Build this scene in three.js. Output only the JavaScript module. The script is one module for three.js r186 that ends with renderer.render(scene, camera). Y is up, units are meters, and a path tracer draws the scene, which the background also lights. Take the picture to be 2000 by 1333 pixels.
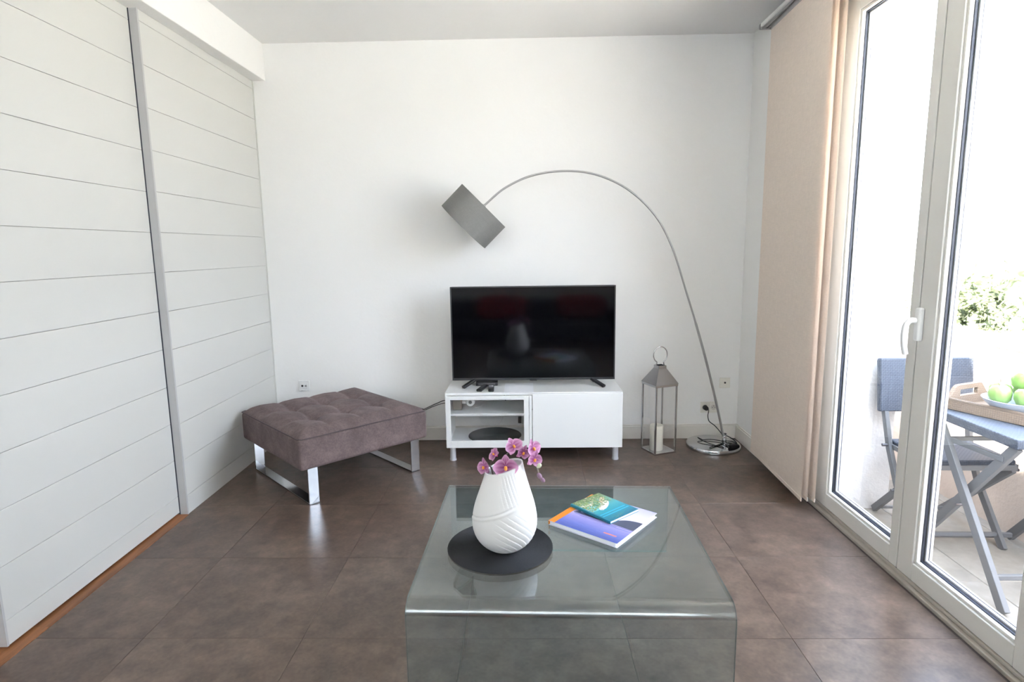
import * as THREE from 'three';
import { RoundedBoxGeometry } from 'three/addons/geometries/RoundedBoxGeometry.js';
import { ConvexGeometry } from 'three/addons/geometries/ConvexGeometry.js';
import { mergeGeometries, toCreasedNormals } from 'three/addons/utils/BufferGeometryUtils.js';

// ---------------------------------------------------------------- camera, sky, sun, exposure
const scene = new THREE.Scene();
const camera = new THREE.PerspectiveCamera(59.72, 2000 / 1333, 0.05, 400);
const RAD = Math.PI / 180;
camera.position.set(0, 1.442, 0);
camera.rotation.order = 'YXZ';
camera.rotation.set(-8.7713 * RAD, 1.2557 * RAD, -0.7894 * RAD);
const renderer = new THREE.WebGLRenderer({ antialias: true });
renderer.toneMapping = THREE.LinearToneMapping;
renderer.toneMappingExposure = 3.55;
renderer.shadowMap.enabled = true;
{
  // a hazy bright summer sky: paler towards the horizon, bluer overhead, the same all the way round
  const W = 8, H = 128, d = new Float32Array(W * H * 4);
  for (let j = 0; j < H; j++) {
    const el = Math.max(0, ((j + 0.5) / H - 0.5) * 180) / 90, k = Math.pow(el, 0.55);
    const c = [5.3 + (3.6 - 5.3) * k, 5.65 + (4.55 - 5.65) * k, 6.1 + (6.3 - 6.1) * k];
    if (j < H / 2) { c[0] = 2.6; c[1] = 2.6; c[2] = 2.3; }
    for (let i = 0; i < W; i++) d.set([...c, 1], (j * W + i) * 4);
  }
  const t = new THREE.DataTexture(d, W, H, THREE.RGBAFormat, THREE.FloatType);
  t.mapping = THREE.EquirectangularReflectionMapping; t.magFilter = THREE.LinearFilter; t.minFilter = THREE.LinearFilter; t.needsUpdate = true;
  scene.background = t;
}
const sun = new THREE.DirectionalLight(new THREE.Color().setRGB(1, 0.94, 0.84), 34);
sun.name = 'sun';
sun.position.set(-4.15, 20, 3); sun.target.position.set(0, 0, 0);
sun.castShadow = true; sun.shadow.mapSize.set(2048, 2048);
Object.assign(sun.shadow.camera, { left: -25, right: 25, top: 25, bottom: -25, near: 0.5, far: 60 });
scene.add(sun, sun.target);

// ---------------------------------------------------------------- helpers
let seed = 12345;
const rnd = () => { seed = (seed * 1664525 + 1013904223) >>> 0; return seed / 4294967296; };
const rr = (a, b) => a + (b - a) * rnd();
const V = (x, y, z) => new THREE.Vector3(x, y, z);
const taken = {};
function numbered(n) { if (!(n in taken)) { taken[n] = 0; return n; } return n + '_' + String(++taken[n]).padStart(3, '0'); }
function mesh(name, geo, mat, parent) { const m = new THREE.Mesh(geo, mat); m.name = name; m.castShadow = m.receiveShadow = true; parent.add(m); return m; }
function thing(name, label, category, pos = [0, 0, 0], turn = 0, extra = {}) {
  const o = new THREE.Group(); o.name = numbered(name); o.position.set(...pos); o.rotation.y = turn;
  o.userData = { label, category, ...extra }; scene.add(o); return o;
}
function solo(name, label, category, geo, mat, pos = [0, 0, 0], turn = 0, extra = {}) {
  const o = mesh(numbered(name), geo, mat, scene); o.position.set(...pos); o.rotation.y = turn; o.userData = { label, category, ...extra }; return o;
}
const ST = { kind: 'structure' };
function uvm(g, s = 1, ou = 0, ov = 0) {            // uv in metres from the side each face looks to
  if (g.index) g = g.toNonIndexed();
  const p = g.attributes.position, n = g.attributes.normal, uv = new Float32Array(p.count * 2);
  for (let i = 0; i < p.count; i++) {
    const k = i - (i % 3), nx = Math.abs(n.getX(k) + n.getX(k + 1) + n.getX(k + 2)), ny = Math.abs(n.getY(k) + n.getY(k + 1) + n.getY(k + 2)), nz = Math.abs(n.getZ(k) + n.getZ(k + 1) + n.getZ(k + 2));
    const x = p.getX(i), y = p.getY(i), z = p.getZ(i);
    const [u, v] = ny >= nx && ny >= nz ? [x, -z] : nx >= nz ? [z, y] : [x, y];
    uv[i * 2] = u * s + ou; uv[i * 2 + 1] = v * s + ov;
  }
  g.setAttribute('uv', new THREE.BufferAttribute(uv, 2)); return g;
}
function rbox(w, h, d, x = 0, y = 0, z = 0, r = 0.003, seg = 2) { r = Math.min(r, w / 2.01, h / 2.01, d / 2.01); const g = new RoundedBoxGeometry(w, h, d, seg, r); g.translate(x, y, z); return uvm(g); }
function pbox(w, h, d, x = 0, y = 0, z = 0) { const g = new THREE.BoxGeometry(w, h, d); g.translate(x, y, z); return uvm(g); }
function span(x0, x1, y0, y1, z0, z1, r) { const a = [x1 - x0, y1 - y0, z1 - z0, (x0 + x1) / 2, (y0 + y1) / 2, (z0 + z1) / 2]; return r ? rbox(...a, r) : pbox(...a); }
function chamfer(w, h, d, c) {                       // box with chamfered edges, 44 triangles
  const pts = [], a = w / 2, b = h / 2, e = d / 2;
  for (const sx of [-1, 1]) for (const sy of [-1, 1]) for (const sz of [-1, 1]) pts.push(V(sx * a, sy * (b - c), sz * (e - c)), V(sx * (a - c), sy * b, sz * (e - c)), V(sx * (a - c), sy * (b - c), sz * e));
  return new ConvexGeometry(pts);
}
function tube(pts, r, seg = 40, rad = 8, closed = false) { return new THREE.TubeGeometry(new THREE.CatmullRomCurve3(pts.map((p) => (p.isVector3 ? p : V(...p))), closed, 'catmullrom', 0.5), seg, r, rad, closed); }
function bar(a, b, w, h, up = V(0, 1, 0), r = 0.003) { // a straight bar from a to b
  a = a.isVector3 ? a : V(...a); b = b.isVector3 ? b : V(...b);
  const d = b.clone().sub(a), L = d.length(); d.normalize();
  const x = new THREE.Vector3().crossVectors(up, d).normalize(), y = new THREE.Vector3().crossVectors(d, x);
  const g = rbox(w, h, L, 0, 0, 0, r, 1); g.applyMatrix4(new THREE.Matrix4().makeBasis(x, y, d).setPosition(a.clone().add(b).multiplyScalar(0.5))); return g;
}
function cyl(r0, r1, h, x, y, z, seg = 32) { const g = new THREE.CylinderGeometry(r1, r0, h, seg); g.translate(x, y, z); return g; }
function merge(list) { return mergeGeometries(list.map((g) => { g = g.index ? g.toNonIndexed() : g; for (const k of Object.keys(g.attributes)) if (!['position', 'normal', 'uv'].includes(k)) g.deleteAttribute(k); return g; })); }
function lathe(profile, seg = 48, x = 0, y = 0, z = 0) { const g = new THREE.LatheGeometry(profile.map(([r, h]) => new THREE.Vector2(r, h)), seg); g.translate(x, y, z); return toCreasedNormals(g, 0.7); }

// ---------------------------------------------------------------- textures
function hash(x, y, s) { let h = (x * 374761393 + y * 668265263 + s * 1274126177) | 0; h = Math.imul(h ^ (h >>> 13), 1274126177); return ((h ^ (h >>> 16)) >>> 0) / 4294967296; }
function vnoise(x, y, per, s) { const xi = Math.floor(x), yi = Math.floor(y), fx = x - xi, fy = y - yi, u = fx * fx * (3 - 2 * fx), v = fy * fy * (3 - 2 * fy), m = (a, b) => hash(((a % per) + per) % per, ((b % per) + per) % per, s);
  return (m(xi, yi) * (1 - u) + m(xi + 1, yi) * u) * (1 - v) + (m(xi, yi + 1) * (1 - u) + m(xi + 1, yi + 1) * u) * v; }
function fbm(u, v, base, oct, s, ax = 1, ay = 1) { let a = 0.5, t = 0, n = 0; for (let o = 0; o < oct; o++) { const p = base << o; t += a * vnoise(u * p * ax, v * p * ay, p * Math.max(ax, ay), s + o * 7); n += a; a *= 0.55; } return t / n; }
function tex(size, f, srgb, rep = 1) {
  const d = new Uint8Array(size * size * 4);
  for (let j = 0; j < size; j++) for (let i = 0; i < size; i++) { const c = f(i / size, j / size); for (let k = 0; k < 3; k++) d[(j * size + i) * 4 + k] = Math.max(0, Math.min(255, Math.round((Array.isArray(c) ? c[k] : c) * 255))); d[(j * size + i) * 4 + 3] = 255; }
  const t = new THREE.DataTexture(d, size, size, THREE.RGBAFormat); t.wrapS = t.wrapT = THREE.RepeatWrapping; t.magFilter = THREE.LinearFilter; t.minFilter = THREE.LinearMipmapLinearFilter; t.generateMipmaps = true;
  if (srgb) t.colorSpace = THREE.SRGBColorSpace; t.repeat.set(rep, rep); t.needsUpdate = true; return t;
}
const lin = (r, g, b) => new THREE.Color().setRGB(r, g, b);
const S = (color, roughness = 0.6, extra = {}) => new THREE.MeshStandardMaterial({ color, roughness, ...extra });
const P = (color, roughness = 0.6, extra = {}) => new THREE.MeshPhysicalMaterial({ color, roughness, ...extra });
const pane = (c = lin(1, 1, 1), extra = {}) => P(c, 0.0, { transmission: 1, thickness: 0, ior: 1.5, ...extra });

const floorTex = tex(1024, (u, v) => { const a = fbm(u, v, 5, 5, 3), b = fbm(u, v, 22, 4, 11), c = fbm(u, v, 120, 2, 23); const t = 0.82 + 0.30 * (a - 0.5) + 0.32 * (b - 0.5) + 0.14 * (c - 0.5); return [t * 0.96, t * 0.93 + 0.02 * (a - 0.5), t * 0.90]; }, true, 0.8);
const floorRough = tex(512, (u, v) => { const b = fbm(u, v, 14, 5, 31); return 0.74 + 0.10 * (b - 0.5); }, false, 0.8);
const floorBump = tex(512, (u, v) => 0.5 + 0.6 * (fbm(u, v, 30, 4, 51) - 0.5), false, 0.8);
const paintBump = tex(512, (u, v) => fbm(u, v, 40, 4, 71), false, 1);
const suedeTex = tex(512, (u, v) => { const a = fbm(u, v, 5, 4, 91), b = fbm(u, v, 60, 2, 97); const t = 0.86 + 0.30 * (a - 0.5) + 0.16 * (b - 0.5); return [t, t * 0.985, t * 0.985]; }, true, 2.2);
const suedeBump = tex(256, (u, v) => fbm(u, v, 60, 2, 99), false, 8);
const woodTex = tex(512, (u, v) => { const g = fbm(u, v, 4, 5, 131, 12, 1), t = 0.75 + 0.5 * (g - 0.5); return [t * 0.76, t * 0.54, t * 0.37]; }, true, 1);
const weaveTex = tex(256, (u, v) => { const n = 12, x = u * n, y = v * n, over = (Math.floor(x) + Math.floor(y)) % 2, fx = x % 1, fy = y % 1, h = over ? Math.sin(fx * Math.PI) : Math.sin(fy * Math.PI); const t = 0.55 + 0.42 * h; return [t, t, t]; }, false, 9);
const clothTex = tex(256, (u, v) => { const a = vnoise(u * 128, v * 16, 128, 5), b = vnoise(u * 16, v * 128, 128, 9); const t = 0.96 + 0.03 * (a - 0.5) + 0.03 * (b - 0.5); return [t, t, t]; }, true, 3);
const stoneTex = tex(512, (u, v) => { const a = fbm(u, v, 5, 5, 151), b = fbm(u, v, 30, 3, 157); const t = 0.86 + 0.2 * (a - 0.5) + 0.1 * (b - 0.5); return [t, t * 0.985, t * 0.96]; }, true, 1);
const stuccoBump = tex(512, (u, v) => fbm(u, v, 60, 3, 171), false, 1.3);
const stuccoTex = tex(512, (u, v) => { const a = fbm(u, v, 6, 5, 181); const t = 0.93 + 0.12 * (a - 0.5); return [t, t, t]; }, true, 0.8);

const M = {
  wall: S(lin(0.87, 0.862, 0.838), 0.85, { bumpMap: paintBump, bumpScale: 0.0006 }),
  ceiling: S(lin(0.86, 0.855, 0.84), 0.9, { bumpMap: paintBump, bumpScale: 0.0006 }),
  board: P(lin(0.645, 0.64, 0.605), 0.42),
  boardBack: S(lin(0.45, 0.45, 0.43), 0.8),
  jamb: S(lin(0.50, 0.495, 0.49), 0.5),
  baseboard: S(lin(0.74, 0.71, 0.65), 0.5),
  floor: P(lin(0.200, 0.149, 0.121), 0.43, { map: floorTex, roughnessMap: floorRough, bumpMap: floorBump, bumpScale: 0.00025 }),
  joint: S(lin(0.08, 0.065, 0.058), 0.9),
  wood: S(lin(0.85, 0.72, 0.6), 0.5, { map: woodTex }),
  pvc: P(lin(0.76, 0.745, 0.70), 0.38),
  rubber: S(lin(0.03, 0.035, 0.05), 0.6),
  glass: pane(),
  lacquer: P(lin(0.77, 0.775, 0.76), 0.30),
  steel: S(lin(0.62, 0.63, 0.64), 0.12, { metalness: 1 }),
  brushed: S(lin(0.46, 0.455, 0.45), 0.32, { metalness: 1 }),
  darkMetal: S(lin(0.12, 0.12, 0.13), 0.4, { metalness: 0.6 }),
  silverPaint: S(lin(0.62, 0.63, 0.66), 0.4, { metalness: 0.3 }),
  black: P(lin(0.012, 0.012, 0.013), 0.4),
  blackMatte: S(lin(0.015, 0.015, 0.016), 0.7),
  screen: P(lin(0.002, 0.002, 0.003), 0.07, { ior: 1.5 }),
  white: P(lin(0.82, 0.82, 0.80), 0.45),
  ivory: P(lin(0.80, 0.775, 0.70), 0.4),
  suede: P(lin(0.205, 0.155, 0.150), 0.95, { map: suedeTex, bumpMap: suedeBump, bumpScale: 0.0006, sheen: 1, sheenRoughness: 0.5, sheenColor: lin(0.16, 0.14, 0.15) }),
  piping: P(lin(0.09, 0.07, 0.072), 0.9),
  shade: S(lin(0.235, 0.232, 0.222), 0.8, { map: clothTex }),
  shadeIn: S(lin(0.7, 0.7, 0.68), 0.8),
  curtain: P(lin(0.89, 0.775, 0.675), 0.95, { map: clothTex, transmission: 0.08, thickness: 0 }),
  ceramic: P(lin(0.80, 0.795, 0.78), 0.55),
  mat: S(lin(0.010, 0.011, 0.014), 0.8),
  candle: P(lin(0.86, 0.83, 0.72), 0.5),
  rattanGrey: S(lin(0.042, 0.055, 0.078), 0.7, { map: weaveTex, bumpMap: weaveTex, bumpScale: 0.003 }),
  frameGrey: S(lin(0.115, 0.12, 0.125), 0.6),
  wicker: S(lin(0.22, 0.155, 0.105), 0.8, { map: weaveTex, bumpMap: weaveTex, bumpScale: 0.003 }),
  apple: P(lin(0.17, 0.30, 0.07), 0.3),
  appleStem: S(lin(0.12, 0.08, 0.04), 0.8),
  bowl: P(lin(0.30, 0.34, 0.40), 0.25),
  stucco: S(lin(0.74, 0.72, 0.70), 0.95, { map: stuccoTex, bumpMap: stuccoBump, bumpScale: 0.002 }),
  stuccoPeach: S(lin(0.72, 0.62, 0.54), 0.95, { map: stuccoTex, bumpMap: stuccoBump, bumpScale: 0.002 }),
  stone: S(lin(0.37, 0.355, 0.33), 0.7, { map: stoneTex }),
  paper: S(lin(0.86, 0.87, 0.9), 0.6),
};

// ---------------------------------------------------------------- room shell
const XL = -1.893, XR = 1.60, ZB = -4.397, YC = 2.89, ZF = 1.95;
const SLANT = 0.0107;                                // the plank side of the room runs slightly askew
{
  const fl = thing('floor', 'brown grey stone-look tiled floor of the living room', 'floor', [0, 0, 0], 0, ST);
  mesh('subfloor', span(-2.3, 1.72, -0.2, -0.006, ZB - 0.3, ZF + 0.3), M.joint, fl);
  const tw = 0.61, td = 0.594, variants = [];
  for (let k = 0; k < 8; k++) variants.push(uvm(chamfer(tw - 0.0011, 0.03, td - 0.0011, 0.0006), 1, rnd() * 7, rnd() * 7));
  for (let i = -2; i <= 3; i++) for (let j = -4; j <= 8; j++) {
    const x0 = -0.85 + i * tw, z0 = -2.03 + j * td; if (z0 + td > ZF + 0.2) continue;
    const t = mesh('tile', variants[Math.floor(rnd() * 8)], M.floor, fl);
    t.position.set(x0 + tw / 2, -0.015, z0 + td / 2);
    if (rnd() < 0.5) { t.rotation.y = Math.PI; }
  }
}
solo('ceiling', 'plain white ceiling of the living room', 'ceiling', span(-2.3, 1.86, YC, YC + 0.16, ZB - 0.3, ZF + 0.3), M.ceiling, [0, 0, 0], 0, ST);
solo('wall_back', 'white painted wall behind the television', 'wall', span(-2.3, 1.86, -0.2, YC, ZB - 0.25, ZB), M.wall, [0, 0, 0], 0, ST);
// right wall with the balcony door opening 
const DZ0 = -3.30, DZ1 = -1.648, DTOP = 2.72, WX0 = -1.62, WX1 = 1.48, WY0 = 1.52, WY1 = 2.68;
solo('wall_right', 'white wall with the balcony doors on the window side', 'wall', merge([
  span(XR, 1.86, -0.2, YC, ZB, DZ0), span(XR, 1.86, DTOP, YC, DZ0, DZ1), span(XR, 1.86, -0.2, YC, DZ1, ZF),
]), M.wall, [0, 0, 0], 0, ST);
solo('wall_front', 'white wall behind the sofa, opposite the television', 'wall', merge([span(-2.3, WX0, -0.2, YC, ZF, ZF + 0.25), span(WX1, 1.86, -0.2, YC, ZF, ZF + 0.25), span(WX0, WX1, -0.2, WY0, ZF, ZF + 0.25), span(WX0, WX1, WY1, YC, ZF, ZF + 0.25)]), M.wall, [0, 0, 0], 0, ST);
solo('wall_left', 'white wall behind the sliding plank door', 'wall', span(-2.3, -2.0, -0.2, YC, ZB, ZF), M.wall, [0, 0, 0], 0, ST);
solo('trim_1', 'white beam running below the ceiling above the plank wall', 'beam', span(-1.99, -1.815, 2.642, YC, ZB, ZF, 0.004), M.wall, [0, 0, 0], 0, ST);

// plank-clad fixed panel and sliding plank door (left)
const PL = 0.2066, PY0 = 0.108;
function planks(parent, len, y0, y1, th) {           // boards stacked along y, length along -z from 0, front face at local x = 0
  const cuts = [y0]; for (let k = 0; k < 14; k++) { const y = PY0 + k * PL; if (y > y0 + 0.03 && y < y1 - 0.03) cuts.push(y); } cuts.push(y1);
  const cache = {};
  for (let k = 0; k + 1 < cuts.length; k++) {
    const h = cuts[k + 1] - cuts[k], key = h.toFixed(4);
    cache[key] ??= uvm(chamfer(th, h - 0.0016, len, 0.0012));
    const b = mesh('plank', cache[key], M.board, parent); b.position.set(-th / 2, (cuts[k] + cuts[k + 1]) / 2, -len / 2);
  }
}
{
  const w = thing('wall_left_001', 'white horizontal plank wall between sliding door and back wall', 'wall', [XL, 0, -3.108], SLANT, ST);
  planks(w, 1.285, 0.0, 2.642, 0.016);
  mesh('backing', span(-0.040, -0.010, 0, 2.642, -1.27, -0.004), M.boardBack, w);
  const j = mesh('end_jamb', span(-0.0438, 0.0006, 0, 2.642, -0.0035, 0.009, 0.001), M.jamb, w);
  j.userData.label = 'grey jamb closing the plank wall';
  mesh('brush_seal', span(-0.0475, -0.0395, 0, 2.642, 0.001, 0.0105), M.rubber, w);
  mesh('corner_bead', span(-0.02, 0.006, 0, 2.642, -1.287, -1.277), M.board, w);
  const d = thing('door_1', 'white sliding door of wide horizontal planks', 'door', [-1.9375, 0, -3.02], SLANT, ST);
  const dl = new THREE.Group(); dl.name = 'leaf'; d.add(dl); dl.position.z = 1.053;
  planks(dl, 1.35, 0.012, 2.70, 0.016);
  mesh('backing', span(-0.034, -0.010, 0.012, 2.70, -1.35, -0.006), M.boardBack, dl);
  mesh('end_strip', span(-0.036, 0.0006, 0.012, 2.70, -0.005, 0.004), M.jamb, dl);
  solo('trim_2', 'brown wooden floor strip under the sliding plank door', 'threshold', span(-0.108, 0.006, -0.03, 0.003, -0.004, 5.6, 0.002), M.wood, [XL, 0, -3.095], SLANT, ST);
}
// baseboards
solo('baseboard_back', 'white baseboard along the television wall', 'baseboard', merge([span(-1.9, XR, 0, 0.100, ZB, ZB + 0.014, 0.003), span(-1.9, XR, 0.098, 0.112, ZB, ZB + 0.009, 0.003)]), M.baseboard, [0, 0, 0], 0, ST);
solo('baseboard_right', 'white baseboard between the room corner and balcony door', 'baseboard', merge([span(XR - 0.014, XR, 0, 0.100, ZB + 0.014, DZ0, 0.003), span(XR - 0.009, XR, 0.098, 0.112, ZB + 0.014, DZ0, 0.003)]), M.baseboard, [0, 0, 0], 0, ST);

// ---------------------------------------------------------------- balcony doors
function mitred(y0, y1, z0, z1, w, x0, x1, wb = w) { return merge([span(x0, x1, y0, y1, z0, z0 + w, 0.003), span(x0, x1, y0, y1, z1 - w, z1, 0.003), span(x0, x1, y0, y0 + wb, z0 + w, z1 - w, 0.003), span(x0, x1, y1 - w, y1, z0 + w, z1 - w, 0.003)]); }
function leaf(name, label, z0, z1, wl, wr) {         // z0 far side, z1 near side
  const d = thing(name, label, 'door', [0, 0, 0], 0, ST), x0 = 1.628, x1 = 1.69, y0 = 0.028, y1 = 2.645, wb = 0.079, wt = 0.085;
  mesh('stile', span(x0, x1, y0, y1, z0, z0 + wl, 0.004), M.pvc, d); mesh('stile', span(x0, x1, y0, y1, z1 - wr, z1, 0.004), M.pvc, d);
  mesh('bottom_rail', span(x0, x1, y0, y0 + wb, z0 + wl, z1 - wr, 0.004), M.pvc, d); mesh('top_rail', span(x0, x1, y1 - wt, y1, z0 + wl, z1 - wr, 0.004), M.pvc, d);
  const a = z0 + wl, b = z1 - wr, c = y0 + wb, e = y1 - wt;
  mesh('glazing_bead', mitred(c, e, a, b, 0.013, x0 + 0.008, x0 + 0.034), M.pvc, d);
  mesh('gasket', mitred(c + 0.013, e - 0.013, a + 0.013, b - 0.013, 0.004, x0 + 0.024, x0 + 0.036), M.rubber, d);
  mesh('spacer', mitred(c + 0.013, e - 0.013, a + 0.013, b - 0.013, 0.012, x0 + 0.038, x0 + 0.050), M.silverPaint, d);
  mesh('outer_gasket', mitred(c + 0.020, e - 0.020, a + 0.020, b - 0.020, 0.005, x0 + 0.0505, x0 + 0.055), M.rubber, d);
  mesh('outer_bead', mitred(c, e, a, b, 0.021, x0 + 0.0505, x0 + 0.068), M.pvc, d);
  mesh('pane', span(x0 + 0.0365, x0 + 0.037, c + 0.004, e - 0.004, a + 0.004, b - 0.004), M.glass, d);
  return d;
}
{
  const f = thing('trim_3', 'cream plastic frame around the glazed balcony doors', 'door frame', [0, 0, 0], 0, ST);
  mesh('jamb', span(1.612, 1.70, 0, DTOP, DZ0, -3.224, 0.004), M.pvc, f); mesh('jamb', span(1.612, 1.70, 0, DTOP, -1.722, DZ1, 0.004), M.pvc, f);
  mesh('head', span(1.612, 1.70, 2.652, DTOP, -3.224, -1.722, 0.004), M.pvc, f);
  mesh('sill', merge([span(1.606, 1.78, -0.03, 0.010, -3.30, DZ1, 0.004), span(1.622, 1.70, 0.012, 0.026, -3.224, -1.722, 0.003)]), S(lin(0.44, 0.40, 0.34), 0.5), f);
  mesh('sill_gap', span(1.632, 1.68, 0.020, 0.0275, -3.222, -1.722), M.rubber, f);
  const a = leaf('door_2', 'glazed balcony door leaf beside the beige curtain panels', -3.220, -2.479, 0.118, 0.055);
  for (const y of [2.53, 1.735, 0.95, 0.145]) {
    const h = mesh('hinge', merge([cyl(0.0055, 0.0055, 0.045, 1.622, y + 0.025, -3.222, 12), cyl(0.0055, 0.0055, 0.045, 1.622, y - 0.025, -3.222, 12), cyl(0.0035, 0.0035, 0.11, 1.622, y, -3.222, 10)]), M.pvc, a);
    h.userData.label = 'cream pin hinge';
  }
  const b = leaf('door_3', 'glazed balcony door leaf carrying the white lever handle', -2.473, -1.726, 0.098, 0.118);
  mesh('meeting_seal', span(1.646, 1.680, 0.03, 2.64, -2.4788, -2.4734), M.rubber, b);
  const hd = mesh('handle', merge([rbox(0.024, 0.138, 0.034, 1.616, 1.115, -2.452, 0.009, 3), tube([[1.61, 1.128, -2.455], [1.592, 1.132, -2.456], [1.576, 1.126, -2.458], [1.566, 1.102, -2.460], [1.564, 1.065, -2.461], [1.569, 1.022, -2.461], [1.577, 0.990, -2.461]], 0.0115, 40, 10)]), M.white, b);
  hd.userData.label = 'white curved lever handle';
  // wide window behind the viewpoint: it lights the television wall and the vase from the front
  const w = thing('window_1', 'three-light window behind the sofa, behind the viewpoint', 'window', [0, 0, 0], 0, ST), zw = ZF + 0.10;
  mesh('frame', merge([span(WX0, WX0 + 0.06, WY0, WY1, zw - 0.03, zw + 0.03, 0.004), span(WX1 - 0.06, WX1, WY0, WY1, zw - 0.03, zw + 0.03, 0.004), span(WX0, WX1, WY0, WY0 + 0.06, zw - 0.03, zw + 0.03, 0.004), span(WX0, WX1, WY1 - 0.06, WY1, zw - 0.03, zw + 0.03, 0.004)]), M.pvc, w);
  for (let k = 0; k < 3; k++) { const a2 = WX0 + 0.06 + k * (WX1 - WX0 - 0.12) / 3, b2 = a2 + (WX1 - WX0 - 0.12) / 3; mesh('pane', span(a2, b2, WY0 + 0.058, WY1 - 0.058, zw, zw + 0.0005), M.glass, w); if (k) mesh('mullion', span(a2 - 0.04, a2 + 0.04, WY0 + 0.06, WY1 - 0.06, zw - 0.03, zw + 0.03, 0.004), M.pvc, w); }
  const sh = thing('sheer_curtain', 'white sheer curtain across the window behind the viewpoint', 'curtain'), nu = 120, pos = [], idx = [];
  for (let j = 0; j <= 1; j++) for (let i = 0; i <= nu; i++) { const u = i / nu; pos.push(WX0 - 0.08 + u * (WX1 - WX0 + 0.16), WY0 - 0.10 + j * (WY1 - WY0 + 0.16), ZF - 0.06 + 0.025 * Math.sin(u * 150)); }
  for (let i = 0; i < nu; i++) idx.push(i, i + 1, i + nu + 1, i + 1, i + nu + 2, i + nu + 1);
  const sg = new THREE.BufferGeometry(); sg.setAttribute('position', new THREE.Float32BufferAttribute(pos, 3)); sg.setIndex(idx); sg.computeVertexNormals();
  mesh('fabric', sg, P(lin(0.93, 0.93, 0.92), 1, { transmission: 0.6, thickness: 0, side: THREE.DoubleSide }), sh);
  mesh('rod', (() => { const g = cyl(0.012, 0.012, WX1 - WX0 + 0.3, 0, 0, 0, 14); g.rotateZ(Math.PI / 2); g.translate((WX0 + WX1) / 2, WY1 + 0.07, ZF - 0.06); return g; })(), M.white, sh);
}

// ---------------------------------------------------------------- curtain panels and rail
{
  const r = thing('curtain_rail', 'silver panel curtain rail fixed below the ceiling', 'curtain rail');
  mesh('track', span(1.500, 1.588, 2.800, 2.822, -4.02, -1.35, 0.003), M.white, r);
  for (const x of [1.516, 1.544, 1.574]) mesh('runner', span(x - 0.005, x + 0.005, 2.787, 2.802, -4.03, -1.36, 0.002), M.brushed, r);
  mesh('end_cap', rbox(0.092, 0.034, 0.02, 1.544, 2.806, -4.03, 0.005), M.brushed, r);
  for (const z of [-3.7, -2.7, -1.7]) mesh('bracket', span(1.53, 1.56, 2.82, YC, z - 0.015, z + 0.015, 0.002), M.white, r);
  const mk = (label, x0, z0, x1, z1, y0, y1, bow) => {
    const t = thing('panel_curtain', label, 'curtain', [0, 0, 0], 0, { group: 'beige sliding curtain panels' });
    const nu = 24, nv = 12, pos = [], idx = [], th = 0.0016, dx = x1 - x0, dz = z1 - z0, L = Math.hypot(dx, dz), nxv = dz / L, nzv = -dx / L, uv = [];
    for (const s of [1, -1]) for (let j = 0; j <= nv; j++) for (let i = 0; i <= nu; i++) { const u = i / nu, v = j / nv, off = s * th / 2 + bow * Math.sin(u * Math.PI * 2.2 + 0.6) * (0.5 + 0.5 * v); pos.push(x0 + dx * u - nxv * off, y0 + (y1 - y0) * v, z0 + dz * u - nzv * off); uv.push(u * L, v * (y1 - y0)); }
    const n = (nu + 1) * (nv + 1);
    for (let j = 0; j < nv; j++) for (let i = 0; i < nu; i++) { const a = j * (nu + 1) + i, b = a + 1, c = a + nu + 1, d = c + 1; idx.push(a, b, c, b, d, c, n + a, n + c, n + b, n + b, n + c, n + d); }
    const g = new THREE.BufferGeometry(); g.setAttribute('position', new THREE.Float32BufferAttribute(pos, 3)); g.setAttribute('uv', new THREE.Float32BufferAttribute(uv, 2)); g.setIndex(idx); g.computeVertexNormals();
    mesh('fabric', g, M.curtain, t);
    mesh('weight_bar', bar([x0, y0 + 0.012, z0], [x1, y0 + 0.012, z1], 0.006, 0.024), M.curtain, t);
    mesh('top_carrier', bar([x0, y1 + 0.012, z0], [x1, y1 + 0.012, z1], 0.008, 0.030), M.brushed, t);
  };
  mk('widest beige fabric curtain panel, in front of its stack', 1.538, -3.94, 1.505, -3.118, 0.052, 2.76, 0.0012);
  mk('middle beige curtain panel, its edge showing behind the widest', 1.552, -3.90, 1.540, -3.121, 0.050, 2.76, 0.0012);
  mk('rear beige curtain panel, closest to the balcony door frame', 1.580, -3.88, 1.574, -3.107, 0.050, 2.76, 0.0015);
}
console.log('shell done');
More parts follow.
